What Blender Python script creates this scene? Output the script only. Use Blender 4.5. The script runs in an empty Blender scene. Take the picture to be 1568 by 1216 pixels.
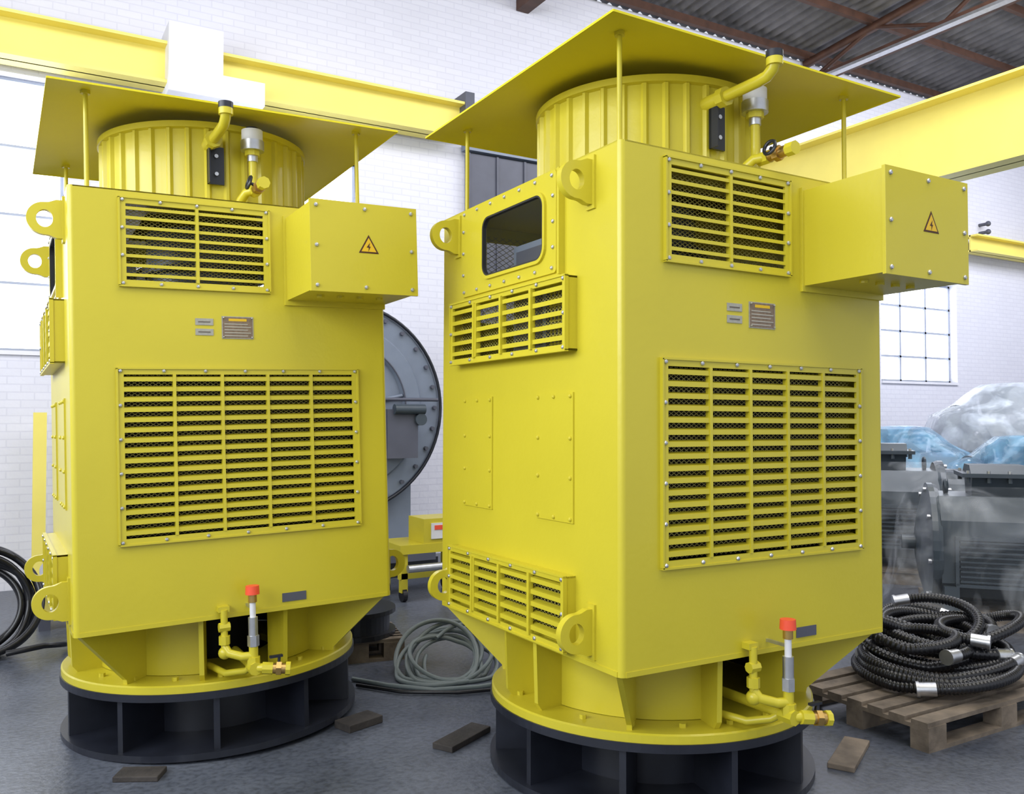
import bpy, math, random
from mathutils import Matrix, Vector, noise
random.seed(7)
pi=math.pi
scene=bpy.context.scene
scene.view_settings.view_transform='Standard'

# ------------------------------------------------------------------ materials
def newmat(name):
    m=bpy.data.materials.new(name);m.use_nodes=True
    nt=m.node_tree;b=nt.nodes['Principled BSDF']
    return m,nt,b
def nd(nt,t,**k):
    n=nt.nodes.new(t)
    for a,v in k.items():
        if a in n.inputs: n.inputs[a].default_value=v
        else: setattr(n,a,v)
    return n
def mat(name,col,rough=.5,metal=0.,var=.08,scale=6.,bump=0.,bscale=40.,coat=0.,alpha=1.,spec=.5,emis=None,es=0.,amap=None):
    m,nt,b=newmat(name);L=nt.links
    tc=nd(nt,'ShaderNodeTexCoord')
    nz=nd(nt,'ShaderNodeTexNoise');nz.inputs['Scale'].default_value=scale;nz.inputs['Detail'].default_value=5
    L.new(tc.outputs['Object'],nz.inputs['Vector'])
    cr=nd(nt,'ShaderNodeValToRGB')
    cr.color_ramp.elements[0].position=.3;cr.color_ramp.elements[1].position=.7
    cr.color_ramp.elements[0].color=tuple(max(0,c*(1-var)) for c in col)+(1,)
    cr.color_ramp.elements[1].color=tuple(min(1,c*(1+var)) for c in col)+(1,)
    L.new(nz.outputs[0],cr.inputs[0]);L.new(cr.outputs[0],b.inputs['Base Color'])
    b.inputs['Roughness'].default_value=rough;b.inputs['Metallic'].default_value=metal
    b.inputs['Coat Weight'].default_value=coat;b.inputs['Alpha'].default_value=alpha
    b.inputs['Specular IOR Level'].default_value=spec
    if amap:
        n3=nd(nt,'ShaderNodeTexNoise');n3.inputs['Scale'].default_value=2.2;n3.inputs['Detail'].default_value=3;n3.inputs['Distortion'].default_value=1.5
        L.new(tc.outputs['Object'],n3.inputs['Vector'])
        mr=nd(nt,'ShaderNodeMapRange');mr.inputs[1].default_value=.45;mr.inputs[2].default_value=.75;mr.inputs[3].default_value=amap[0];mr.inputs[4].default_value=amap[1]
        L.new(n3.outputs[0],mr.inputs[0]);L.new(mr.outputs[0],b.inputs['Alpha'])
    if bump>0:
        n2=nd(nt,'ShaderNodeTexNoise');n2.inputs['Scale'].default_value=bscale
        L.new(tc.outputs['Object'],n2.inputs['Vector'])
        bp=nd(nt,'ShaderNodeBump');bp.inputs['Strength'].default_value=bump;bp.inputs['Distance'].default_value=.01 if not amap else .05
        L.new(n2.outputs[0],bp.inputs['Height']);L.new(bp.outputs[0],b.inputs['Normal'])
    if emis:
        b.inputs['Emission Color'].default_value=emis+(1,);b.inputs['Emission Strength'].default_value=es
    return m
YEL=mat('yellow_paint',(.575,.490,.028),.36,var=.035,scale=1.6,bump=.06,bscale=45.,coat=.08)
YCAN=mat('canopy_yellow_bounce_lit',(.70,.61,.028),.55,var=.03,scale=1.6,spec=.12)  # lighter copy of the yellow paint; bounce light on the underside put into colour
YBEAM=mat('beam_yellow_hazed',(.90,.77,.17),.45,var=.05,scale=2.)  # paled yellow: bright haze over the background mixed into the base colour
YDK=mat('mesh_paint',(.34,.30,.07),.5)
BLK=mat('black_base_paint',(.014,.016,.024),.36,var=.3)
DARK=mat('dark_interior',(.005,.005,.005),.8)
STEEL=mat('galvanised_steel',(.55,.56,.58),.35,metal=.9,var=.1,scale=20)
BRASS=mat('brass',(.55,.36,.12),.35,metal=.9,var=.1)
RED=mat('red_plastic',(.85,.09,.04),.4)
LABEL=mat('aluminium_label',(.38,.37,.32),.4,metal=.3,var=.12,scale=60)
LABELB=mat('engraved_brown_plate',(.22,.16,.11),.4,metal=.3,var=.2,scale=60)
LABELTXT=mat('label_print',(.42,.40,.34),.5)
LABELD=mat('label_print_dark',(.12,.10,.08),.5)
WHITE=mat('white_plastic',(.7,.7,.72),.5)
GREYM=mat('grey_machine_paint',(.19,.225,.29),.36,var=.06)
DGREY=mat('dark_grey_paint',(.085,.09,.12),.45,var=.08)
MOTG=mat('motor_grey_paint',(.05,.066,.082),.34,var=.12)
WOOD=mat('weathered_wood',(.17,.135,.10),.8,var=.4,scale=9,bump=.4,bscale=30)
WOODD=mat('dark_wood',(.040,.034,.030),.8,var=.4,scale=9,bump=.4,bscale=30)
RUB=mat('black_rubber',(.010,.010,.012),.30,var=.2)
CABG=mat('grey_cable',(.16,.19,.19),.45)
BROWN=mat('rust_brown_steel',(.075,.032,.018),.6,var=.3)
CONC=mat('white_plaster',(.82,.82,.88),.8,var=.03,bump=.2)
WARN=mat('warning_orange',(.72,.45,.01),.4)
BLACKINK=mat('dark_sign_ink',(.06,.015,.005),.5)
GASK=mat('rubber_gasket',(.02,.02,.02),.6)
GLASSD=mat('inspection_glass',(.04,.045,.045),.04,alpha=.16,var=.05)
FILMW=mat('clear_plastic_film',(.82,.87,.97),.14,alpha=.2,var=.1,bump=.35,bscale=4.,amap=(.02,.26))
FILMB=mat('blue_plastic_film',(.28,.58,.95),.2,alpha=.6,var=.25,scale=4,bump=.5,bscale=5.,amap=(.30,.75))
FILMM=mat('milky_plastic_film',(.76,.84,.97),.2,alpha=.7,var=.08,scale=4,bump=.6,bscale=5.,amap=(.4,.8))
PANE=mat('daylight_window_pane',(.9,.95,1.),.3,emis=(.88,.93,1.),es=3.6)
FRAMEW=mat('window_frame_grey',(.42,.46,.56),.5)

def brickmat():
    m,nt,b=newmat('white_painted_brick');L=nt.links
    tc=nd(nt,'ShaderNodeTexCoord');mp=nd(nt,'ShaderNodeMapping')
    mp.inputs['Rotation'].default_value=(pi/2,0,0)
    L.new(tc.outputs['Object'],mp.inputs[0])
    br=nd(nt,'ShaderNodeTexBrick')
    br.inputs['Color1'].default_value=(.82,.82,.90,1);br.inputs['Color2'].default_value=(.79,.79,.87,1)
    br.inputs['Mortar'].default_value=(.73,.73,.82,1);br.inputs['Scale'].default_value=1.
    br.inputs['Mortar Size'].default_value=.006;br.inputs['Brick Width'].default_value=.23;br.inputs['Row Height'].default_value=.075
    L.new(mp.outputs[0],br.inputs['Vector'])
    nz=nd(nt,'ShaderNodeTexNoise');nz.inputs['Scale'].default_value=.8;nz.inputs['Detail'].default_value=6
    L.new(tc.outputs['Object'],nz.inputs['Vector'])
    mx=nd(nt,'ShaderNodeMixRGB');mx.blend_type='MULTIPLY';mx.inputs[0].default_value=.10
    L.new(br.outputs[0],mx.inputs[1]);L.new(nz.outputs[0],mx.inputs[2])
    L.new(mx.outputs[0],b.inputs['Base Color']);b.inputs['Roughness'].default_value=.75
    n2=nd(nt,'ShaderNodeTexNoise');n2.inputs['Scale'].default_value=14;L.new(tc.outputs['Object'],n2.inputs['Vector'])
    ad=nd(nt,'ShaderNodeMath');ad.operation='SUBTRACT';L.new(n2.outputs[0],ad.inputs[0]);L.new(br.outputs[1],ad.inputs[1])
    bp=nd(nt,'ShaderNodeBump');bp.inputs['Strength'].default_value=.3;bp.inputs['Distance'].default_value=.012
    L.new(ad.outputs[0],bp.inputs['Height']);L.new(bp.outputs[0],b.inputs['Normal'])
    return m
BRICK=brickmat()
def floormat():
    m,nt,b=newmat('blue_grey_concrete');L=nt.links
    tc=nd(nt,'ShaderNodeTexCoord')
    nz=nd(nt,'ShaderNodeTexNoise');nz.inputs['Scale'].default_value=1.3;nz.inputs['Detail'].default_value=10;nz.inputs['Roughness'].default_value=.7
    L.new(tc.outputs['Object'],nz.inputs['Vector'])
    cr=nd(nt,'ShaderNodeValToRGB');e=cr.color_ramp.elements
    e[0].position=.3;e[0].color=(.046,.054,.074,1);e[1].position=.72;e[1].color=(.135,.15,.185,1)
    L.new(nz.outputs[0],cr.inputs[0])
    n2=nd(nt,'ShaderNodeTexNoise');n2.inputs['Scale'].default_value=35;n2.inputs['Detail'].default_value=6
    L.new(tc.outputs['Object'],n2.inputs['Vector'])
    c2=nd(nt,'ShaderNodeValToRGB');c2.color_ramp.elements[0].position=.35;c2.color_ramp.elements[0].color=(.5,.5,.5,1);c2.color_ramp.elements[1].position=.55
    L.new(n2.outputs[0],c2.inputs[0])
    mx=nd(nt,'ShaderNodeMixRGB');mx.blend_type='MULTIPLY';mx.inputs[0].default_value=.7
    L.new(cr.outputs[0],mx.inputs[1]);L.new(c2.outputs[0],mx.inputs[2]);L.new(mx.outputs[0],b.inputs['Base Color'])
    r=nd(nt,'ShaderNodeMapRange');r.inputs[3].default_value=.2;r.inputs[4].default_value=.45
    L.new(nz.outputs[0],r.inputs[0]);L.new(r.outputs[0],b.inputs['Roughness'])
    bp=nd(nt,'ShaderNodeBump');bp.inputs['Strength'].default_value=.25;bp.inputs['Distance'].default_value=.01
    L.new(n2.outputs[0],bp.inputs['Height']);L.new(bp.outputs[0],b.inputs['Normal'])
    return m
FLOOR=floormat()
ROOF=mat('corrugated_roof_sheet',(.125,.12,.125),.6,var=.35,scale=3)

# ------------------------------------------------------------------ mesh builder
class MB:
    def __init__(s): s.v=[];s.f=[];s.m=[];s.sm=[];s.mats=[];s.M=Matrix.Identity(4)
    def mi(s,m):
        if m not in s.mats:s.mats.append(m)
        return s.mats.index(m)
    def add(s,vs,fs,m,smooth=False):
        o=len(s.v);i=s.mi(m)
        s.v+=[tuple(s.M@Vector(p)) for p in vs]
        for f in fs: s.f.append(tuple(o+k for k in f));s.m.append(i);s.sm.append(smooth)
    def box(s,x0,x1,y0,y1,z0,z1,m):
        s.add([(x,y,z) for x in(x0,x1) for y in(y0,y1) for z in(z0,z1)],
              [(0,1,3,2),(4,6,7,5),(0,4,5,1),(2,3,7,6),(0,2,6,4),(1,5,7,3)],m)
    def prism(s,poly,ax,a0,a1,m,smooth=False):
        def P(u,w,a):
            return {'x':(a,u,w),'y':(u,a,w),'z':(u,w,a)}[ax]
        n=len(poly)
        vs=[P(u,w,a0) for u,w in poly]+[P(u,w,a1) for u,w in poly]
        fs=[tuple(range(n)),tuple(range(2*n-1,n-1,-1))]
        s.add(vs,fs+[(i,(i+1)%n,n+(i+1)%n,n+i) for i in range(n)],m,smooth)
    def cyl(s,p0,p1,r0,m,r1=None,n=20,caps=True,smooth=True):
        r1=r0 if r1 is None else r1
        p0=Vector(p0);p1=Vector(p1);d=(p1-p0).normalized()
        a=d.orthogonal().normalized();b=d.cross(a)
        vs=[p0+(a*math.cos(2*pi*i/n)+b*math.sin(2*pi*i/n))*r0 for i in range(n)]+[p1+(a*math.cos(2*pi*i/n)+b*math.sin(2*pi*i/n))*r1 for i in range(n)]
        s.add(vs,[(i,(i+1)%n,n+(i+1)%n,n+i) for i in range(n)],m,smooth and n>8)
        if caps: s.add(vs,[tuple(range(n-1,-1,-1)),tuple(range(n,2*n))],m)
    def lathe(s,prof,c,axis,m,n=48,a0=0,a1=2*pi,smooth=False):
        c=Vector(c);d=Vector(axis).normalized()
        if abs(d.z)>.9: a=Vector((1,0,0));b=Vector((0,1,0))*(1 if d.z>0 else -1)
        else: a=d.orthogonal().normalized();b=d.cross(a)
        full=abs(a1-a0-2*pi)<1e-6;N=n if full else n+1
        vs=[]
        for r,h in prof:
            for i in range(N):
                t=a0+(a1-a0)*i/n
                vs.append(c+d*h+(a*math.cos(t)+b*math.sin(t))*r)
        fs=[]
        for k in range(len(prof)-1):
            for i in range(n):
                j=(i+1)%N
                fs.append((k*N+i,k*N+j,(k+1)*N+j,(k+1)*N+i))
        s.add(vs,fs,m,smooth)
    def tube(s,path,r,m,n=10,rf=None,caps=True):
        path=[Vector(p) for p in path];N=len(path);vs=[]
        up=None
        for i,p in enumerate(path):
            t=(path[min(i+1,N-1)]-path[max(i-1,0)]).normalized()
            if up is None: up=t.orthogonal().normalized()
            up=(up-t*up.dot(t)).normalized();b=t.cross(up)
            rr=rf(i) if rf else r
            for k in range(n):
                a=2*pi*k/n;vs.append(p+(up*math.cos(a)+b*math.sin(a))*rr)
        s.add(vs,[(i*n+k,i*n+(k+1)%n,(i+1)*n+(k+1)%n,(i+1)*n+k) for i in range(N-1) for k in range(n)],m,True)
        if caps: s.add(vs,[tuple(range(n-1,-1,-1)),tuple(range((N-1)*n,N*n))],m)
    def sphere(s,c,r,m,n=14,h=8,half=False,axis=(0,0,1)):
        prof=[(r*math.sin(pi*k/h*(.5 if half else 1)),r*math.cos(pi*k/h*(.5 if half else 1))) for k in range(h+1)]
        s.lathe([(max(a,1e-5),b) for a,b in prof],c,axis,m,n=n,smooth=True)
    def torus(s,c,R,r,axis,m,n=24,k=10):
        prof=[(R+r*math.cos(2*pi*i/k),r*math.sin(2*pi*i/k)) for i in range(k+1)]
        s.lathe(prof,c,axis,m,n=n,smooth=True)
    def obj(s,name,parent=None,loc=(0,0,0),rot=(0,0,0),bevel=0):
        me=bpy.data.meshes.new(name);me.from_pydata(s.v,[],s.f)
        for m in s.mats: me.materials.append(m)
        me.polygons.foreach_set('material_index',s.m);me.polygons.foreach_set('use_smooth',s.sm)
        me.update()
        import bmesh
        bm=bmesh.new();bm.from_mesh(me);bmesh.ops.recalc_face_normals(bm,faces=bm.faces);bm.to_mesh(me);bm.free()
        o=bpy.data.objects.new(name,me);scene.collection.objects.link(o)
        o.location=loc;o.rotation_euler=rot
        if parent:o.parent=parent
        if bevel:
            bv=o.modifiers.new('b','BEVEL');bv.width=bevel;bv.segments=2;bv.limit_method='ANGLE';bv.angle_limit=math.radians(50)
        return o
def empty(name,loc=(0,0,0),rot=(0,0,0)):
    e=bpy.data.objects.new(name,None);scene.collection.objects.link(e);e.location=loc;e.rotation_euler=rot;e.empty_display_size=.2
    return e
def rects(u0,u1,v0,v1,holes):
    us=sorted({u0,u1}|{h[0] for h in holes}|{h[1] for h in holes});vs=sorted({v0,v1}|{h[2] for h in holes}|{h[3] for h in holes})
    out=[]
    for a,b in zip(us,us[1:]):
        run=None
        for c,d in zip(vs,vs[1:]):
            mu,mv=(a+b)/2,(c+d)/2
            hole=any(h[0]<mu<h[1] and h[2]<mv<h[3] for h in holes)
            if hole:
                if run:out.append((a,b)+tuple(run));run=None
            else: run=[run[0],d] if run else [c,d]
        if run: out.append((a,b)+tuple(run))
    return out

# ------------------------------------------------------------------ the vertical motors
W,D,ZB,ZT=1.490,1.528,.654,2.654
hx,hy=W/2,D/2
def bolt(b,x,z,y=0,r=.009,m=None):
    b.lathe([(r,0),(r,.004),(r*.7,.008),(1e-4,.0095)],(x,y,z),(0,-1,0),m or STEEL,n=8)
def mesh_wires(b,x0,x1,z0,z1,y,p=.017,w=.0034,k=.62,m=None):
    for sgn in(1,-1):
        s=k*sgn
        cs=[z-s*x for x in(x0,x1) for z in(z0,z1)]
        c=min(cs)
        while c<max(cs):
            pts=[]
            for x in(x0,x1):
                z=s*x+c
                if z0<=z<=z1: pts.append((x,z))
            for z in(z0,z1):
                x=(z-c)/s
                if x0<x<x1: pts.append((x,z))
            if len(pts)>=2:
                (xa,za),(xb,zb)=pts[:2]
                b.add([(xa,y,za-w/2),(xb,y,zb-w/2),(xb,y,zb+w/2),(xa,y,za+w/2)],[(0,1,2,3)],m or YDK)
            c+=p*math.sqrt(1+k*k)*.8
def louvre(b,x0,x1,z0,z1,rows,cols,fw=.028,prot=.012,nb=(6,5),hs=.23,lean=1.,my=.030):
    b.box(x0,x1,-prot,0,z0,z0+fw,YEL);b.box(x0,x1,-prot,0,z1-fw,z1,YEL)
    b.box(x0,x0+fw,-prot,0,z0+fw,z1-fw,YEL);b.box(x1-fw,x1,-prot,0,z0+fw,z1-fw,YEL)
    for (a,c,d,e) in((x0-.004,x1+.004,z1-.004,z1+.004),(x0-.004,x1+.004,z0-.004,z0+.004)): b.box(a,c,-prot-.006,0,d,e,YEL)
    for a in(x0,x1): b.box(a-.004,a+.004,-prot-.006,0,z0,z1,YEL)
    ix0,ix1,iz0,iz1=x0+fw,x1-fw,z0+fw,z1-fw
    for i in range(1,cols):
        x=ix0+(ix1-ix0)*i/cols
        b.box(x-.007,x+.007,-prot-.004,.01,iz0,iz1,YEL)
    p=(iz1-iz0)/rows
    for i in range(rows):
        z=iz0+p*(i+.55)
        h=p*hs
        prof=[(-prot,z-h),(-prot,z+h*.8),(.020,z+h*(.8+.7*lean)),(.023,z+h*(.6+.7*lean)),(-prot+.004,z+h*.5),(-prot+.003,z-h)]
        b.prism([(y,zz) for y,zz in prof],'x',ix0,ix1,YEL)
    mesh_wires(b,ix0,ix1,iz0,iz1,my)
    for i in range(nb[0]+1):
        x=x0+.014+(x1-x0-.028)*i/nb[0]
        bolt(b,x,z0+.012,-prot);bolt(b,x,z1-.012,-prot)
    for i in range(1,nb[1]):
        z=z0+.014+(z1-z0-.028)*i/nb[1]
        bolt(b,x0+.012,z,-prot);bolt(b,x1-.012,z,-prot)
def rrect(x0,x1,z0,z1,r,n=7):
    pts=[]
    for cx,cz,a in((x1-r,z1-r,0),(x0+r,z1-r,pi/2),(x0+r,z0+r,pi),(x1-r,z0+r,3*pi/2)):
        for i in range(n): 
            t=a+pi/2*i/(n-1);pts.append((cx+r*math.cos(t),cz+r*math.sin(t)))
    return pts
def ringplate(b,o,i,y0,y1,m):
    n=len(o)
    vs=[(x,y0,z) for x,z in o]+[(x,y0,z) for x,z in i]+[(x,y1,z) for x,z in o]+[(x,y1,z) for x,z in i]
    fs=[]
    for k in range(n):
        j=(k+1)%n
        fs+=[(k,j,n+j,n+k),(2*n+k,2*n+j,3*n+j,3*n+k),(k,j,2*n+j,2*n+k),(n+k,n+j,3*n+j,3*n+k)]
    b.add(vs,fs,m)
MF=Matrix.Translation((0,-hy,0))
ML=Matrix.Translation((-hx,0,0))@Matrix.Rotation(-pi/2,4,'Z')
MR=Matrix.Translation((hx,0,0))@Matrix.Rotation(pi/2,4,'Z')
MBk=Matrix.Translation((0,hy,0))@Matrix.Rotation(pi,4,'Z')
T=.006;CH=.022
def build_parts():
    P=[]
    b=MB()
    GF=(-.556,.580,1.040,1.838);VF=(-.537,.140,2.213,2.618);VB=(-.55,.55,2.10,2.60)
    def ins(r,k=.02): return (r[0]+k,r[1]-k,r[2]+k,r[3]-k)
    SV=(-.55,.48,1.88,2.18);SW=(-.52,.34,2.215,2.648);SL=(-.56,.47,.69,.985)
    fr=[ins(GF),ins(VF)]
    for M,half,holes in((MF,hx,fr),(ML,hy,[ins(SV),(-.29,.25,2.285,2.565),ins(SL)]),(MR,hy,[ins(SV),ins(SL)]),(MBk,hx,[ins(GF),ins(VB)])):
        b.M=M
        for a,c,d,e in rects(-half+CH,half-CH,ZB,ZT,holes): b.box(a,c,0,T,d,e,YEL)
        b.box(-half+CH,half-CH,-.003,.0,ZB,ZB+.02,YEL)
    b.M=Matrix.Identity(4)
    for sx in(-1,1):
        for sy in(-1,1):
            cx,cy=sx*(hx-CH),sy*(hy-CH);a0=math.atan2(sy,sx)-pi/4
            b.lathe([(CH,ZB),(CH,ZT)],(cx,cy,0),(0,0,1),YEL,n=6,a0=a0,a1=a0+pi/2,smooth=True)
            b.lathe([(1e-4,ZT),(CH,ZT)],(cx,cy,0),(0,0,1),YEL,n=6,a0=a0,a1=a0+pi/2)
    for a,c,d,e in rects(-hx+CH,hx-CH,-hy+CH,hy-CH,[(-.36,.36,-.36,.36)]): b.box(a,c,d,e,ZT-T,ZT,YEL)
    for sx in(-1,1):
        b.box(min(sx*(hx-CH),sx*hx),max(sx*(hx-CH),sx*hx),-hy+CH,hy-CH,ZT-T,ZT,YEL);b.box(min(sx*(hx-CH),sx*hx),max(sx*(hx-CH),sx*hx),-hy+CH,hy-CH,ZB,ZB+T,YEL)
    for sy in(-1,1):
        b.box(-hx+CH,hx-CH,min(sy*(hy-CH),sy*hy),max(sy*(hy-CH),sy*hy),ZT-T,ZT,YEL);b.box(-hx+CH,hx-CH,min(sy*(hy-CH),sy*hy),max(sy*(hy-CH),sy*hy),ZB,ZB+T,YEL)
    b.box(-hx+CH,hx-CH,-hy+CH,hy-CH,ZB,ZB+T,YEL)
    P.append(b.obj('housing'))
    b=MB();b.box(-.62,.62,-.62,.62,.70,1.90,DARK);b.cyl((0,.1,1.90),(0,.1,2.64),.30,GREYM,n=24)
    for z in(2.0,2.2,2.4): b.lathe([(.31,z),(.36,z),(.36,z+.03),(.31,z+.03)],(0,.1,0),(0,0,1),DGREY,n=24)
    # air guide casing seen through the inspection window, with its own yellow mesh guard
    b.box(-.60,-.37,-.02,.27,1.90,2.44,GREYM);b.box(-.605,-.60,.01,.24,1.95,2.41,DGREY);b.box(-.60,-.40,-.27,-.06,1.90,2.34,DGREY)
    for i in range(7): b.box(-.606,-.60,-.265+.032*i,-.257+.032*i,1.93,2.34,YEL)
    for i in range(12): b.box(-.608,-.602,-.27,-.06,1.94+.034*i,1.948+.034*i,YEL)
    P.append(b.obj('stator_core'))
    b=MB();b.M=MF
    louvre(b,*GF,16,5);P.append(b.obj('main_louvre_grille'))
    b=MB();b.M=MF;louvre(b,*VF,8,2,nb=(4,3),hs=.18,lean=1.);P.append(b.obj('upper_louvre_grille'))
    b=MB();b.M=MBk;louvre(b,*GF,16,5)
    x0,x1,z0,z1=VB
    for q in((x0,x1,z0,z0+.03),(x0,x1,z1-.03,z1),(x0,x0+.03,z0,z1),(x1-.03,x1,z0,z1)): b.box(q[0],q[1],-.01,0,q[2],q[3],YEL)
    mesh_wires(b,x0,x1,z0,z1,.01,p=.03);P.append(b.obj('rear_louvre_grille'))
    b=MB()
    for M0 in(ML,MR):
        for R in(SV,SL):
            b.M=M0
            pr=.045
            x0,x1,z0,z1=R
            b.box(x0,x1,-pr,0,z1-.008,z1,YEL);b.box(x0,x1,-pr,0,z0,z0+.008,YEL)
            b.box(x0,x0+.008,-pr,0,z0,z1,YEL);b.box(x1-.008,x1,-pr,0,z0,z1,YEL)
            b.M=M0@Matrix.Translation((0,-pr,0))
            louvre(b,x0,x1,z0,z1,5,4,nb=(5,2),fw=.024,hs=.21)
            for i in range(1,4):
                xx=x0+(x1-x0)*i/4
                b.box(xx-.008,xx+.008,-.022,.0,z0+.02,z1-.02,YEL)
    P.append(b.obj('side_louvre_grilles'))
    b=MB();b.M=ML
    ringplate(b,rrect(SW[0],SW[1],SW[2],SW[3],.02),rrect(-.29,.25,2.285,2.565,.055),-.010,0,YEL)
    ringplate(b,rrect(-.305,.265,2.27,2.58,.07),rrect(-.29,.25,2.285,2.565,.055),-.022,-.010,YEL)
    ringplate(b,rrect(-.29,.25,2.285,2.565,.055),rrect(-.283,.243,2.292,2.558,.05),-.020,0,GASK)
    rr=rrect(-.285,.245,2.29,2.56,.05);b.add([(x,-.006,z) for x,z in rr],[tuple(range(len(rr)))],GLASSD)
    for i in range(7):
        x=SW[0]+.03+(SW[1]-SW[0]-.06)*i/6
        bolt(b,x,SW[2]+.022,-.010);bolt(b,x,SW[3]-.022,-.010)
    for i in range(1,4):
        z=SW[2]+(SW[3]-SW[2])*i/4
        bolt(b,SW[0]+.022,z,-.010);bolt(b,SW[1]-.022,z,-.010)
    b.box(.375,.39,-.03,0,2.20,2.64,YEL)
    P.append(b.obj('inspection_window'))
    b=MB()
    for M0 in(ML,MR):
        b.M=M0
        for x0,x1 in((-.50,-.21),(.18,.46)):
            b.box(x0,x1,-.007,0,1.19,1.715,YEL)
            for x in(x0+.018,(x0+x1)/2,x1-.018):
                bolt(b,x,1.205,-.007,m=YEL);bolt(b,x,1.70,-.007,m=YEL)
            for z in(1.37,1.53):
                bolt(b,x0+.018,z,-.007,m=YEL);bolt(b,x1-.018,z,-.007,m=YEL)
    P.append(b.obj('blanking_plates'))
    b=MB()
    for sx in(-1,1):
        for yy in(-.58,.573):
            for zz in(2.53,.79):
                N=64;o=[];i_=[]
                for k in range(N):
                    t=2*pi*k/N;c,s=math.cos(t),math.sin(t)
                    r=.074
                    if c>0:
                        rb=min(.080/max(c,1e-6),.088/max(abs(s),1e-6))
                        if c>.45: r=rb
                        else: r=.074+(min(rb,.1)-.074)*(c/.45)**2
                    o.append((sx*.826-sx*r*c,zz+r*s));i_.append((sx*.826-sx*.034*c,zz+.040*s))
                ringplate(b,o,i_,yy-.016,yy+.016,YEL)
                b.box(min(sx*hx,sx*(hx+.010)),max(sx*hx,sx*(hx+.010)),yy-.028,yy+.028,zz-.105,zz+.105,YEL)
    P.append(b.obj('lifting_lugs'))
    b=MB()
    tx0,tx1,tz0,tz1,ty=.225,.742,2.180,2.590,-1.18
    b.box(tx0,tx1,ty+.018,-hy,tz0,tz1,YEL)
    b.box(tx0-.008,tx1+.008,ty,ty+.016,tz0-.008,tz1+.008,YEL)
    b.box(tx0+.01,tx1-.01,ty+.016,ty+.018,tz0+.01,tz1-.01,DARK)
    b.box(tx0-.012,tx1+.0,-hy-.014,-hy,tz0-.025,tz1+.012,YEL)
    for x in(tx0+.022,(tx0+tx1)/2,tx1-.022):
        for z in(tz0+.02,tz1-.02): bolt(b,x,z,ty,r=.010)
    for x in(tx0+.022,tx1-.022): bolt(b,x,(tz0+tz1)/2,ty,r=.010)
    for x in(.32,.42,.52,.62): b.cyl((x,-1.0,tz0),(x,-1.0,tz0-.012),.018,YEL,n=8)
    cx,cz,s=.50,2.40,.050
    tri=[(cx-s,cz-s*.75),(cx+s,cz-s*.75),(cx,cz+s)]
    b.prism(tri,'y',ty-.0016,ty,BLACKINK)
    k=.76;c0=(cx,cz-.17*s);tri2=[(c0[0]+(x-c0[0])*k,c0[1]+(z-c0[1])*k) for x,z in tri]
    b.prism(tri2,'y',ty-.0026,ty-.0016,WARN)
    z0=cz-.17*s
    for poly in ([(.006,.022),(-.012,-.002),(.0,-.003)],[(.003,.004),(-.004,-.004),(.010,.001)],[(.008,.002),(-.001,-.001),(-.003,-.022)]):
        b.prism([(cx+x*1.0,z0+z*1.0) for x,z in poly],'y',ty-.0034,ty-.0026,BLACKINK)
    P.append(b.obj('terminal_box',bevel=.003))
    b=MB();b.M=MF
    b.box(-.092,.057,-.003,0,1.983,2.091,LABEL);b.box(-.088,.053,-.004,-.003,1.987,2.087,LABELB);b.box(-.060,.025,-.005,-.004,2.068,2.080,WARN)
    for i in range(5):
        z=2.056-i*.014;b.box(-.08,.045 if i%2 else .03,-.005,-.004,z-.004,z,LABELTXT)
    for x in(-.084,.049):
        for z in(1.991,2.083): bolt(b,x,z,-.003,r=.004)
    b.box(-.213,-.131,-.003,0,2.045,2.077,LABEL);b.box(-.213,-.131,-.003,0,1.997,2.028,LABEL)
    b.box(-.20,-.145,-.004,-.003,2.058,2.063,LABELD);b.box(-.20,-.145,-.004,-.003,2.010,2.015,LABELD)
    b.box(.171,.290,-.004,0,.694,.736,DGREY)
    P.append(b.obj('nameplates'))
    b=MB();R=.525
    b.lathe([(R,ZT),(R,3.10)],(0,0,0),(0,0,1),YEL,n=96,smooth=True)
    b.lathe([(R+.03,ZT),(R+.03,ZT+.02),(R,ZT+.02)],(0,0,0),(0,0,1),YEL,n=96)
    b.lathe([(R,3.065),(R+.022,3.07),(R+.022,3.10),(R-.01,3.10),(1e-3,3.10)],(0,0,0),(0,0,1),YEL,n=96)
    for k in range(36):
        b.M=Matrix.Rotation(2*pi*k/36,4,'Z')
        b.prism([(R-.002,-.018),(R+.016,-.007),(R+.016,.007),(R-.002,.018)],'z',ZT+.02,3.067,YEL)
    b.M=Matrix.Identity(4)
    P.append(b.obj('fan_drum'))
    b=MB();c=.82;z0,z1=3.098,3.20
    def cz(x,y): 
        q=max(abs(x),abs(y))/c;return z0+(z1-z0)*(1-q**1.6)
    vs=[];N=16
    for i in range(N+1):
        for j in range(N+1):
            x=-c+2*c*i/N;y=-c+2*c*j/N;vs.append((x,y,cz(x,y)))
    fs=[(i*(N+1)+j,(i+1)*(N+1)+j,(i+1)*(N+1)+j+1,i*(N+1)+j+1) for i in range(N) for j in range(N)]
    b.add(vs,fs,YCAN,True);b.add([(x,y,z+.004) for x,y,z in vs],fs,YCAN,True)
    for (a,d,e,f) in((-c,c,-c-.002,-c),(-c,c,c,c+.002),(-c-.002,-c,-c,c),(c,c+.002,-c,c)): b.box(a,d,e,f,z0-.004,z0+.005,YCAN)
    P.append(b.obj('rain_canopy'))
    b=MB()
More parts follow.
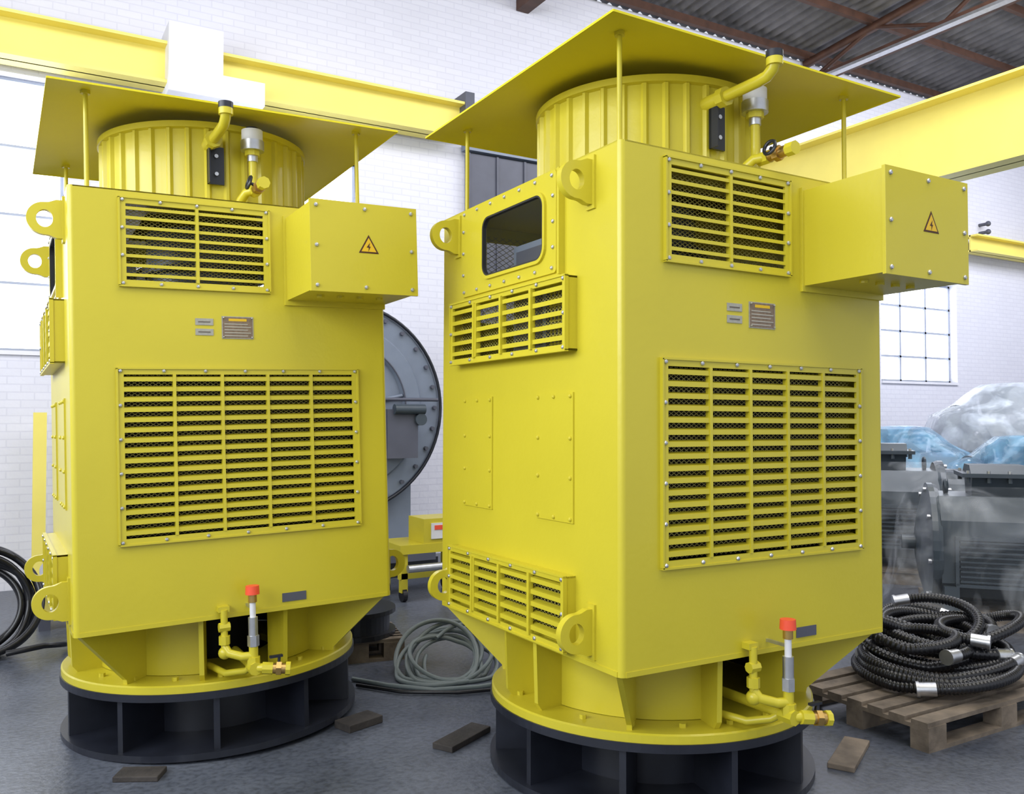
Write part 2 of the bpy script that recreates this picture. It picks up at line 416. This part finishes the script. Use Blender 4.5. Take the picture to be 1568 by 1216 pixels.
    for x in(-.655,.655):
        for y in(-.64,.66):
            b.cyl((x,y,ZT),(x,y,cz(x,y)),.0105,YEL,n=12);b.cyl((x,y,cz(x,y)-.018),(x,y,cz(x,y)-.001),.022,YEL,n=6);b.cyl((x,y,ZT),(x,y,ZT+.015),.02,YEL,n=6)
    P.append(b.obj('canopy_rods'))
    b=MB()
    def pipe(pts,r=.024,m=YEL): b.tube(pts,r,m,n=14)
    b.cyl((-.085,-.50,2.985),(-.085,-.62,2.985),.034,YEL);b.cyl((-.085,-.60,2.985),(-.085,-.64,2.985),.042,YEL,n=8)
    pipe([(-.085,-.52,2.985),(-.085,-.82,2.985),(-.085,-.865,2.99),(-.085,-.895,3.01),(-.085,-.905,3.035)])
    b.cyl((-.085,-.905,3.02),(-.085,-.905,3.05),.033,YEL);b.cyl((-.085,-.905,3.05),(-.085,-.905,3.078),.034,BLK)
    b.cyl((.11,-.61,2.90),(.11,-.61,2.93),.026,STEEL);b.cyl((.11,-.61,2.93),(.11,-.61,2.955),.038,YEL,n=8)
    b.cyl((.11,-.61,2.955),(.11,-.61,3.005),.058,STEEL,n=24);b.cyl((.11,-.61,3.005),(.11,-.61,3.06),.052,WHITE,n=24);b.cyl((.11,-.61,3.06),(.11,-.61,3.075),.03,BLK,n=24)
    pipe([(.11,-.61,2.92),(.11,-.61,2.80),(.11,-.61,2.765),(.108,-.625,2.745),(.105,-.66,2.74)],.02)
    pipe([(.05,-.56,ZT),(.05,-.60,2.70),(.07,-.64,2.735),(.105,-.68,2.74)],.022)
    b.cyl((.105,-.64,2.74),(.105,-.70,2.74),.03,YEL,n=8);b.cyl((.105,-.70,2.74),(.105,-.80,2.74),.024,BRASS);b.cyl((.105,-.73,2.74),(.105,-.76,2.74),.033,BRASS,n=6)
    b.cyl((.105,-.80,2.74),(.105,-.84,2.74),.030,YEL,n=8);b.cyl((.105,-.745,2.74),(.06,-.745,2.755),.008,BLK);b.torus((.055,-.745,2.757),.03,.008,(1,0,-.3),BLK,n=16,k=6)
    b.box(-.10,-.02,-.56,-.545,2.78,2.97,BLK);b.box(-.10,-.095,-.60,-.545,2.78,2.97,BLK);b.cyl((-.06,-.575,2.83),(-.06,-.56,2.83),.010,STEEL,n=8);b.cyl((-.06,-.575,2.92),(-.06,-.56,2.92),.010,STEEL,n=8)
    P.append(b.obj('top_pipework'))
    b=MB();zf=.315
    a_open=math.radians(17)
    b.lathe([(.585,zf+.04),(.585,ZB)],(0,0,0),(0,0,1),YEL,n=80,a0=-pi/2+a_open,a1=3*pi/2-a_open,smooth=True)
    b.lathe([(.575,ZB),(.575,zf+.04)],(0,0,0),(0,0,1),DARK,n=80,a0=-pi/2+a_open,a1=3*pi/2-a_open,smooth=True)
    b.lathe([(.30,zf),(.755,zf),(.755,zf+.032),(.748,zf+.038),(.30,zf+.038),(.30,zf)],(0,0,0),(0,0,1),YEL,n=96)
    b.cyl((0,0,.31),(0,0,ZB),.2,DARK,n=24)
    for a,big in((254,0),(286,0),(225,1),(315,1),(45,1),(135,1),(190,0),(170,0),(0,0),(75,0),(105,0),(350,0),(10,0)):
        b.M=Matrix.Rotation(math.radians(a),4,'Z')
        poly=[(.58,zf+.036),(.725,zf+.036),(.73,zf+.06),(1.03,ZB),(.58,ZB)] if big else [(.58,zf+.036),(.70,zf+.036),(.725,zf+.07),(.735,ZB),(.58,ZB)]
        b.prism(poly,'y',-.011,.011,YEL)
    for k in range(20):
        a=2*pi*(k+.5)/20
        b.M=Matrix.Identity(4);b.cyl((.665*math.cos(a),.665*math.sin(a),zf+.038),(.665*math.cos(a),.665*math.sin(a),zf+.055),.015,YEL,n=6)
    P.append(b.obj('mounting_flange'))
    b=MB()
    b.lathe([(.40,.280),(.762,.280),(.762,zf),(.40,zf),(.40,.28)],(0,0,0),(0,0,1),BLK,n=96)
    b.lathe([(.40,0),(.762,0),(.762,.032),(.40,.032),(.40,0)],(0,0,0),(0,0,1),BLK,n=96)
    b.lathe([(.44,.03),(.44,.281)],(0,0,0),(0,0,1),BLK,n=64,smooth=True)
    for k in range(10):
        b.M=Matrix.Rotation(math.radians(187+36*k),4,'Z');b.box(.43,.735,-.014,.014,.03,.282,BLK)
    P.append(b.obj('base_ring'))
    b=MB()
    gx,gy=.0,-.875
    b.cyl((gx,gy,.772),(gx,gy,.812),.033,RED,r1=.031,n=12);b.cyl((gx,gy,.735),(gx,gy,.775),.020,BRASS,n=12)
    b.cyl((gx,gy,.61),(gx,gy,.74),.014,WHITE,n=14);b.cyl((gx,gy,.575),(gx,gy,.665),.022,STEEL,n=14);b.cyl((gx,gy,.53),(gx,gy,.58),.027,STEEL,n=6)
    b.cyl((gx,gy,.46),(gx,gy,.535),.021,YEL)
    b.box(gx-.006,gx+.006,gy,-hy,.70,.712,STEEL)
    b.cyl((-.115,-.80,.52),(-.115,-.80,.70),.016,YEL);b.box(-.14,-.09,-.805,-.70,.69,.715,YEL)
    b.cyl((-.115,-.80,.54),(-.115,-.80,.58),.026,YEL,n=8);b.cyl((-.14,-.80,.62),(-.09,-.80,.62),.022,YEL,n=8)
    b.tube([(-.115,-.80,.53),(-.10,-.82,.50),(-.05,-.86,.485),(0,-.875,.485)],.02,YEL,n=12)
    b.sphere((-.115,-.80,.50),.03,YEL)
    b.tube([(.0,-.50,.43),(.0,-.70,.43),(.0,-.86,.43),(.02,-.90,.43),(.05,-.91,.43)],.021,YEL,n=12)
    b.cyl((0,-.875,.43),(0,-.875,.48),.03,YEL,n=8);b.cyl((0,-.84,.43),(0,-.91,.43),.031,YEL,n=8)
    b.cyl((.03,-.91,.43),(.075,-.925,.425),.028,YEL,n=8);b.cyl((.075,-.925,.425),(.13,-.945,.42),.024,BRASS,n=12)
    b.cyl((.09,-.93,.423),(.112,-.938,.421),.033,BRASS,n=6);b.cyl((.13,-.945,.42),(.15,-.952,.418),.031,YEL,n=8)
    b.cyl((.10,-.933,.422),(.105,-.93,.48),.007,BLK);b.box(.06,.12,-.94,-.92,.475,.485,BLK)
    b.tube([(-.14,-.55,.39),(-.10,-.75,.39),(-.02,-.80,.40),(0,-.84,.43)],.016,YEL,n=10)
    P.append(b.obj('oil_gauge_and_drain'))
    return P
parts=build_parts()
m1=empty('vertical_electric_motor',(2.695,3.3257,0),(-.0043,.0074,0))
for p in parts:p.parent=m1
m2=empty('vertical_electric_motor.001',(1.0183,5.0198,.012),(-.0118,-.0231,.0084))
for p in parts:
    q=p.copy();scene.collection.objects.link(q);q.parent=m2

# ------------------------------------------------------------------ room
X0,X1,Y0,YW,ZC=-4.0,19.0,-4.0,9.5,7.3
b=MB();b.box(X0-.3,X1+.3,Y0,YW+.3,-.1,0,FLOOR);b.obj('floor')
wins=[(-2.9,.47,2.27,4.93),(1.75,3.49,2.27,4.60),(12.75,14.87,2.25,4.02)]
b=MB()
for a,c,d,e in rects(X0,X1,0,ZC,wins): b.box(a,c,YW,YW+.3,d,e,BRICK)
b.obj('wall_back')
b=MB()
lw=[(-3.,0.5,2.3,5.0),(1.6,5.,2.3,5.0),(6.,9.,2.3,5.)]
for a,c,d,e in rects(Y0,YW,0,ZC,lw): b.box(X0-.3,X0,a,c,d,e,CONC)
b.obj('wall_left')
b=MB();b.box(X1,X1+.3,Y0,YW,0,ZC,CONC);b.obj('wall_right')
for i,(a,c,d,e) in enumerate(wins):
    b=MB();y=YW+.16
    b.add([(a,y+.02,d),(c,y+.02,d),(c,y+.02,e),(a,y+.02,e)],[(0,1,2,3)],PANE)
    nc=max(2,round((c-a)/.70));nr=4
    w=.022 if i==2 else .015
    for k in range(nc+1):
        x=a+(c-a)*k/nc;x=min(max(x,a+.02),c-.02);b.box(x-w,x+w,y-.02,y+.02,d,e,FRAMEW)
    for k in range(nr+1):
        z=d+(e-d)*k/nr;z=min(max(z,d+.02),e-.02);b.box(a,c,y-.02,y+.02,z-w*.8,z+w*.8,FRAMEW)
    b.box(a,c,YW-.03,YW+.15,d-.04,d,CONC)
    b.obj('window_%d'%(i+1))
for i,(a,c,d,e) in enumerate(lw):
    b=MB();x=X0-.15
    for k in range(5):
        y=a+(c-a)*k/4;y=min(max(y,a+.02),c-.02);b.box(x-.02,x+.02,y-.02,y+.02,d,e,FRAMEW)
    for k in range(4):
        z=d+(e-d)*k/3;z=min(max(z,d+.02),e-.02);b.box(x-.02,x+.02,a,c,z-.016,z+.016,FRAMEW)
    b.obj('window_%d'%(i+4))
b=MB();vs=[];n=0
x=X0
while x<X1+.01:
    z=.03*math.sin(2*pi*x/.18)
    vs+=[(x,Y0,8.6+z),(x,YW+.2,ZC+.12+z)];n+=1;x+=.03
b.add(vs,[(2*i,2*i+2,2*i+3,2*i+1) for i in range(n-1)],ROOF,True);b.obj('ceiling')
def rz(y): return ZC+.08+(YW-y)/(YW-Y0)*(8.6-ZC-.12)
b=MB()
y=YW-.15
while y>Y0:
    b.box(X0,X1,y-.035,y+.035,rz(y)-.12,rz(y)-.01,BROWN);y-=1.15
b.box(5.60,5.78,YW-.9,YW-.01,6.86,7.02,BROWN);b.tube([(5.69,YW-.05,6.9),(5.95,YW-.05,7.28)],.05,BROWN,n=4)
for xt in(10.9,14.6):
    b.box(xt-.06,xt+.06,Y0,YW-.01,6.86,6.98,BROWN)
    b.tube([(xt,YW-.05,rz(YW)-.15),(xt,Y0,rz(Y0)-.15)],.07,BROWN,n=4)
    y=YW-.2;up=True
    while y>Y0+1.2:
        z0=6.95;z1=rz(y)-.15
        b.tube([(xt,y,z0 if up else z1),(xt,y-1.1,(rz(y-1.1)-.15) if up else z0)],.035,BROWN,n=4);up=not up;y-=1.1
    b.box(xt-.25,xt-.13,Y0,YW-.01,6.80,6.84,STEEL)
b.obj('ceiling_roof_trusses')
def ibeam(b,along,a0,a1,c,z0,z1,w,m):
    t=.03
    for u0,u1,q0,q1 in((c-w/2,c+w/2,z0,z0+t),(c-w/2,c+w/2,z1-t,z1),(c-.012,c+.012,z0,z1)):
        if along=='x': b.box(a0,a1,u0,u1,q0,q1,m)
        else: b.box(u0,u1,a0,a1,q0,q1,m)
b=MB()
ibeam(b,'x',X0+.02,4.66,YW-.25,4.96,5.38,.30,YBEAM)
b.box(4.66,4.78,YW-.42,YW-.01,5.1,5.50,DGREY)
b.obj('crane_runway_beam')
b=MB();ibeam(b,'x',14.9,X1-.02,YW-.25,4.6,4.9,.30,YBEAM);b.obj('crane_runway_beam.001')
b=MB();ibeam(b,'y',Y0,YW-.02,9.4,4.38,5.32,.42,YBEAM);b.obj('crane_bridge_girder')
b=MB();b.prism([(1.34,4.86),(2.28,4.86),(2.28,5.10),(1.86,5.10),(1.86,5.55),(1.34,5.55)],'y',YW-.50,YW-.001,CONC)
b.obj('trim_1')
b=MB();b.box(4.85,6.9,YW-.10,YW-.03,.02,4.88,DGREY)
for k in range(6): b.box(4.85+.4*k,4.88+.4*k,YW-.12,YW-.10,.02,4.88,DGREY)
b.box(4.8,7.0,YW-.16,YW-.03,4.90,4.98,GREYM)
b.obj('door_1')
b=MB()
for z in(4.9,5.05,5.2):
    b.cyl((15.6,YW,z),(15.6,YW-.15,z),.03,DGREY);b.sphere((15.6,YW-.17,z),.05,DGREY)
b.obj('wall_insulator_bracket')

# ------------------------------------------------------------------ large grey round machine behind
b=MB();cx,cy,cz=2.86,8.15,1.73
b.lathe([(1e-3,-.02),(.30,-.02),(.32,.02),(.62,.05),(.64,.0),(.80,.0),(.82,.02),(1.01,.02),(1.03,.04),(1.03,.12),(.97,.13),(.97,.20),(.88,.22),(.88,1.0),(.6,1.05),(1e-3,1.05)],(cx,cy,cz),(0,1,0),GREYM,n=72,smooth=False)
b.torus((cx,cy-.005,cz),1.025,.018,(0,1,0),BLK,n=72,k=6)
b.torus((cx,cy-.002,cz),.64,.008,(0,1,0),DGREY,n=60,k=6)
for k in range(28):
    a=2*pi*k/28;b.cyl((cx+.96*math.cos(a),cy-.02,cz+.96*math.sin(a)),(cx+.96*math.cos(a),cy+.03,cz+.96*math.sin(a)),.022,DGREY,n=6)
for k in range(8):
    a=2*pi*k/8+.2
    b.tube([(cx+.3*math.cos(a),cy-.0,cz+.3*math.sin(a)),(cx+.62*math.cos(a),cy+.02,cz+.62*math.sin(a))],.018,GREYM,n=6)
b.box(cx+.34,cx+.66,cy-.26,cy-.0,cz-.50,cz-.02,DGREY);b.cyl((cx+.40,cy-.28,cz-.02),(cx+.72,cy-.28,cz-.02),.05,MOTG);b.cyl((cx+.68,cy-.3,cz-.12),(cx+.68,cy-.1,cz-.12),.06,MOTG)
b.cyl((cx-.5,cy-.1,cz+.08),(cx+.95,cy-.1,cz+.08),.018,DGREY)
for sx in(-.62,.62): b.box(cx+sx-.14,cx+sx+.14,cy+.15,cy+1.0,.30,cz-.45,GREYM)
b.box(cx-1.0,cx+1.0,cy+.05,cy+1.1,.16,.34,DGREY)
b.box(cx-1.05,cx+1.05,cy+.1,cy+.2,0,.18,BLK);b.box(cx-1.05,cx+1.05,cy+.9,cy+1.0,0,.18,BLK)
b.obj('round_grey_generator')
b=MB();tx,ty=3.35,7.35
b.box(tx-.35,tx+.35,ty-.25,ty+.25,.42,.50,YEL);b.box(tx-.12,tx+.34,ty-.24,ty+.1,.50,.72,YEL);b.box(tx-.05,tx+.2,ty-.252,ty-.24,.54,.68,WHITE)
b.box(tx-.02,tx+.16,ty-.256,ty-.252,.62,.66,RED)
for sx in(-.3,.3):
    for sy in(-.2,.2): b.box(tx+sx-.03,tx+sx+.03,ty+sy-.03,ty+sy+.03,.08,.42,YEL);b.cyl((tx+sx-.02,ty+sy,.06),(tx+sx+.02,ty+sy,.06),.06,RUB)
b.box(tx-.35,tx+.35,ty-.23,ty-.19,.20,.25,YEL);b.cyl((tx-.3,ty-.3,.30),(tx+.3,ty-.3,.30),.035,STEEL)
b.obj('yellow_trolley')

# ------------------------------------------------------------------ hoses, cables
def coil(b,c,R,turns,r,m,seed,h=.0,corr=False,tilt=(0,0),ell=1.0,n=10,amp=.05,ends=None,step=.006,rot=0.):
    pts=[];tot=turns*2*pi*R
    N=int(tot/(step if corr else .03))
    for i in range(N):
        t=turns*2*pi*i/N
        rr=R*(1+amp*math.sin(t*.73+seed)+amp*.6*math.sin(t*1.31+seed*2))
        x=rr*math.cos(t+seed);y=rr*ell*math.sin(t+seed)
        z=r+h*(i/N)+abs(amp*.5*math.sin(t*.9+seed))
        z+=x*tilt[0]+y*tilt[1]
        xr=x*math.cos(rot)-y*math.sin(rot)+amp*.8*math.sin(t*.37+seed*3);yr=x*math.sin(rot)+y*math.cos(rot)+amp*.6*math.cos(t*.41+seed)
        pts.append((c[0]+xr,c[1]+yr,c[2]+max(z,r)))
    rf=(lambda i:r*(1.0 if (i%4)<2 else .86)) if corr else None
    b.tube(pts,r,m,n=n,rf=rf)
    if ends:
        for a,bb in((pts[0],pts[8]),(pts[-1],pts[-9])):
            a=Vector(a);d=(a-Vector(bb)).normalized();b.cyl(a-d*.02,a+d*.06,r*1.12,ends,n=16);b.cyl(a+d*.06,a+d*.075,r*1.3,ends,n=16)
    return pts
def pallet(name,loc,rot,lx=1.2,ly=.8,m=WOOD):
    b=MB()
    for k in range(3):
        y=-ly/2+.05+(ly-.1)*k/2;b.box(-lx/2,lx/2,y-.05,y+.05,0,.02,m)
        for j in range(3):
            x=-lx/2+.07+(lx-.14)*j/2;b.box(x-.07,x+.07,y-.05,y+.05,.02,.10,m)
    for j in range(3):
        x=-lx/2+.07+(lx-.14)*j/2;b.box(x-.07,x+.07,-ly/2,ly/2,.10,.12,m)
    for k in range(7):
        y=-ly/2+.05+(ly-.1)*k/6;b.box(-lx/2,lx/2,y-.045,y+.045,.12,.142,m)
    return b.obj(name,loc=loc,rot=(0,0,rot))
pallet('wooden_pallet',(4.53,3.06,0),math.radians(0),1.35,.85)
e=empty('corrugated_hose_coil',(4.60,3.10,.142))
for i,(c,R,tn,h,sd,tl,el,am) in enumerate([((-.02,0,0),.42,2.2,.06,1.1,(0,0),.82,.06),((.16,.08,.06),.36,2.3,.10,2.7,(.05,.1),.85,.10),((-.16,.0,.12),.27,1.6,.10,4.4,(-.1,.1),.9,.12),((.26,-.02,.13),.34,1.7,.08,5.6,(.1,-.05),.7,.12),((.05,-.08,.02),.46,1.2,.05,3.6,(0,.03),.72,.10),((.30,.22,.10),.30,2.1,.12,.4,(.1,.1),.9,.12)]):
    b=MB();coil(b,c,R,tn,.032,RUB,sd,h=h,corr=True,tilt=tl,ell=el,ends=STEEL,n=12,amp=am);b.obj('hose_%d'%(i+1),parent=e)
def board(name,c,l,w,h,rot,m=WOOD):
    b=MB();b.box(-l/2,l/2,-w/2,w/2,0,h,m);return b.obj(name,loc=c,rot=(0,0,rot),bevel=.004)
board('wooden_board',(3.50,2.81,0),.40,.12,.025,math.radians(28))
board('timber_shim',(2.0,3.935,0),.34,.12,.03,math.radians(28),WOODD)
board('timber_shim.001',(1.625,4.40,0),.22,.13,.04,math.radians(18),WOODD)
board('timber_shim.002',(.54,4.27,0),.20,.12,.025,math.radians(-28),WOODD)
pallet('wooden_pallet.001',(2.08,5.75,0),math.radians(-12),.62,.5)
b=MB();b.lathe([(1e-3,0),(.29,0),(.29,.03),(.15,.03),(.15,.15),(.29,.15),(.29,.18),(1e-3,.18)],(0,0,0),(0,0,1),RUB,n=40)
b.lathe([(.25,.03),(.25,.15)],(0,0,0),(0,0,1),BLK,n=40);b.cyl((0,0,.18),(0,0,.21),.08,STEEL)
b.obj('cable_reel',loc=(2.08,5.75,.142))
b=MB();coil(b,(0,0,0),.25,5,.015,CABG,.6,h=.10,amp=.07,tilt=(.3,.5));coil(b,(.05,-.02,0),.22,3,.013,CABG,2.2,h=.12,amp=.08,tilt=(.2,.4));
b.obj('grey_cable_coil',loc=(2.42,5.02,0))
b=MB();b.tube([(1.86,5.15,.015),(2.0,4.92,.015),(2.2,4.70,.015),(2.45,4.62,.015),(2.7,4.60,.015)],.013,CABG);b.tube([(1.84,5.02,.015),(2.02,4.76,.015),(2.3,4.58,.015),(2.6,4.50,.015)],.011,RUB)
b.obj('loose_floor_cable')
b=MB()
for k in range(7):
    pts=[];R=.37-.014*k
    for i in range(61):
        t=2*pi*i/60;pts.append((R*math.cos(t)+.03*math.sin(k*2.1),.03*k+.04*math.sin(t*2+k),.40+R*math.sin(t)+.02*math.cos(k)))
    b.tube(pts,.024,RUB,caps=False)
b.tube([(.1,-.1,.03),(.3,-.2,.03),(.45,-.1,.03),(.5,.0,.04)],.02,RUB)
b.obj('black_cable_coil',loc=(-.10,6.75,-.0),rot=(-.35,0,.25))
b=MB();b.box(-.055,.055,-.05,.05,0,1.68,YBEAM);b.box(-.15,.15,-.12,.12,0,.03,YBEAM);b.obj('yellow_guard_post',loc=(.27,9.2,0))
b=MB();b.box(-.2,.2,-.2,.2,.1,.35,YBEAM);b.cyl((-.1,-.3,.40),(-.1,.2,.40),.08,STEEL);b.cyl((.1,-.25,.38),(.1,.2,.38),.05,BRASS)
for sx in(-.15,.15): b.box(sx-.04,sx+.04,-.2,.2,0,.1,DGREY)
b.obj('pump_unit',loc=(.42,7.75,0))

# ------------------------------------------------------------------ grey horizontal motors with film
def hmotor(name,loc,rot,s=1.,film=FILMW,kind='full'):
    e=empty(name,loc,(0,0,rot))
    b=MB();b.M=Matrix.Scale(s,4)
    cz=.56
    body=[(-.30,.20),(.30,.20),(.42,.32),(.42,.78),(.26,.95),(-.26,.95),(-.42,.78),(-.42,.32)]
    b.prism(body,'x',-.42,.42,MOTG)
    for k in range(9):
        z=.34+k*.036
        for sy in(-1,1): b.box(-.30,.30,min(sy*.41,sy*.45),max(sy*.41,sy*.45),z-.007,z+.007,MOTG)
    for sy in(-1,1):
        for zz in(.31,.655): b.box(-.33,.33,min(sy*.41,sy*.455),max(sy*.41,sy*.455),zz-.012,zz+.012,MOTG)
        for xx in(-.32,.32): b.box(xx-.012,xx+.012,min(sy*.41,sy*.455),max(sy*.41,sy*.455),.31,.655,MOTG)
    for sx in(-1,1):
        b.lathe([(.455,0),(.47,.03),(.47,.07),(.40,.09),(.24,.13),(.12,.15),(1e-3,.15)],(sx*.41,0,cz),(sx,0,0),MOTG,n=40,smooth=False)
        for k in range(8):
            a=2*pi*k/8+.2;b.cyl((sx*.48,.43*math.cos(a),cz+.43*math.sin(a)),(sx*.51,.43*math.cos(a),cz+.43*math.sin(a)),.018,STEEL,n=6)
        for sy in(-1,1): b.box(sx*.36-.05,sx*.36+.05,min(sy*.2,sy*.47),max(sy*.2,sy*.47),.12,.30,MOTG)
    b.cyl((-.56,0,cz),(-.66,0,cz),.055,MOTG,n=20)
    b.lathe([(.40,0),(.40,.22),(.36,.26),(1e-3,.26)],(.50,0,cz),(1,0,0),MOTG,n=40,smooth=False)
    b.prism([(-.14,.93),(.14,.93),(.20,1.09),(-.20,1.09)],'x',-.18,.18,MOTG)
    b.box(-.25,.25,-.24,.24,1.09,1.12,MOTG);b.prism([(-.21,1.12),(.21,1.12),(.13,1.18),(-.13,1.18)],'x',-.19,.19,MOTG)
    for x in(-.21,-.07,.07,.21):
        for y in(-.215,.215): b.cyl((x,y,1.12),(x,y,1.14),.013,STEEL,n=6);b.cyl((x,y,1.05),(x,y,1.09),.016,MOTG,n=6)
    b.torus((.34,0,1.0),.05,.015,(1,0,0),MOTG,n=16,k=8);b.torus((-.34,0,1.0),.05,.015,(1,0,0),MOTG,n=16,k=8)
    b.box(-.5,.5,-.48,.48,.10,.12,WOOD)
    for y in(-.42,0,.42): b.box(-.5,.5,y-.05,y+.05,0,.10,WOOD)
    b.obj('motor_body',parent=e)
    if film:
        f=MB();N=96
        prof=[(.10,1.215),(.24,1.20),(.30,1.12),(.34,1.03),(.46,.95),(.51,.80),(.53,.55),(.55,.32),(.60,.12),(.68,.015)]
        if kind=='open': prof=prof[3:]
        vs=[]
        for k,(r,z) in enumerate(prof):
            for i in range(N):
                t=2*pi*i/N
                fold=1+(.03*math.sin(t*11+z*3)+.02*math.sin(t*23+z*5))*(1.2-z)+.05*noise.noise(Vector((math.cos(t)*2,math.sin(t)*2,z*2+loc[0])))
                sx=1.0+.35*min(1,max(0,(1.2-z)/.17))
                ex=.75
                ct,st=math.cos(t),math.sin(t)
                vs.append((r*sx*fold*math.copysign(abs(ct)**ex,ct)*s,r*fold*math.copysign(abs(st)**ex,st)*s,z*s))
        fs=[(k*N+i,k*N+(i+1)%N,(k+1)*N+(i+1)%N,(k+1)*N+i) for k in range(len(prof)-1) for i in range(N)]
        f.add(vs,fs,film,True)
        if kind!='open': f.add(vs[:N],[tuple(range(N))],film,True)
        f.obj('plastic_film',parent=e)
    return e
hmotor('crated_electric_motor',(6.92,4.12,0),math.radians(-50),1.05,FILMW,'open')
hmotor('crated_electric_motor.001',(7.85,5.85,0),math.radians(-50),1.15,FILMW,'open')
hmotor('crated_electric_motor.002',(9.3,5.2,0),math.radians(-40),1.18,FILMB)
hmotor('crated_electric_motor.003',(9.9,7.1,0),math.radians(-30),1.25,FILMB)
hmotor('crated_electric_motor.004',(12.6,7.2,0),math.radians(-30),1.75,FILMM)
hmotor('crated_electric_motor.005',(11.9,5.0,0),math.radians(-40),1.35,FILMB)

# ------------------------------------------------------------------ lights
w=bpy.data.worlds.new('World');scene.world=w;w.use_nodes=True
bg=w.node_tree.nodes['Background'];bg.inputs[0].default_value=(.84,.89,1.,1);bg.inputs[1].default_value=.92
def area(name,loc,rot,sx,sy,e,col):
    l=bpy.data.lights.new(name,'AREA');l.shape='RECTANGLE';l.size=sx;l.size_y=sy;l.energy=e;l.color=col
    o=bpy.data.objects.new(name,l);scene.collection.objects.link(o);o.location=loc;o.rotation_euler=rot;return o
area('left_window_daylight',(-3.9,2.0,3.7),(0,-pi/2+.12,0),2.6,9,560,(.9,.95,1.))
area('overhead_fill',(3.0,.8,7.4),(0,0,0),7,5,440,(1.,.97,.92))  # added soft fill from above; the roof has no opening here
area('back_wall_fill_far',(12,5.0,6.6),(.55,0,0),10,2.5,580,(.90,.92,1.))  # added fill tilted at the back wall to brighten its far end
area('back_wall_fill_left',(2.0,5.0,6.7),(.6,0,0),8,1.5,190,(.92,.92,1.))  # second added fill, brightens the left stretch of the back wall

# ------------------------------------------------------------------ camera
yaw,pit,ro=.5275,.0250,-.0014
F=Vector((math.sin(yaw)*math.cos(pit),math.cos(yaw)*math.cos(pit),math.sin(pit)))
R=Vector((math.cos(yaw),-math.sin(yaw),0));U=R.cross(F)
R2=R*math.cos(ro)+U*math.sin(ro);U2=-R*math.sin(ro)+U*math.cos(ro)
cd=bpy.data.cameras.new('camera');cd.sensor_width=36;cd.lens=36*1328.5/1568;cd.clip_end=100
co=bpy.data.objects.new('camera',cd);scene.collection.objects.link(co)
M=Matrix.Identity(4)
for i in range(3): M[i][0]=R2[i];M[i][1]=U2[i];M[i][2]=-F[i]
M[0][3],M[1][3],M[2][3]=0,0,1.6162
co.matrix_world=M
scene.camera=co
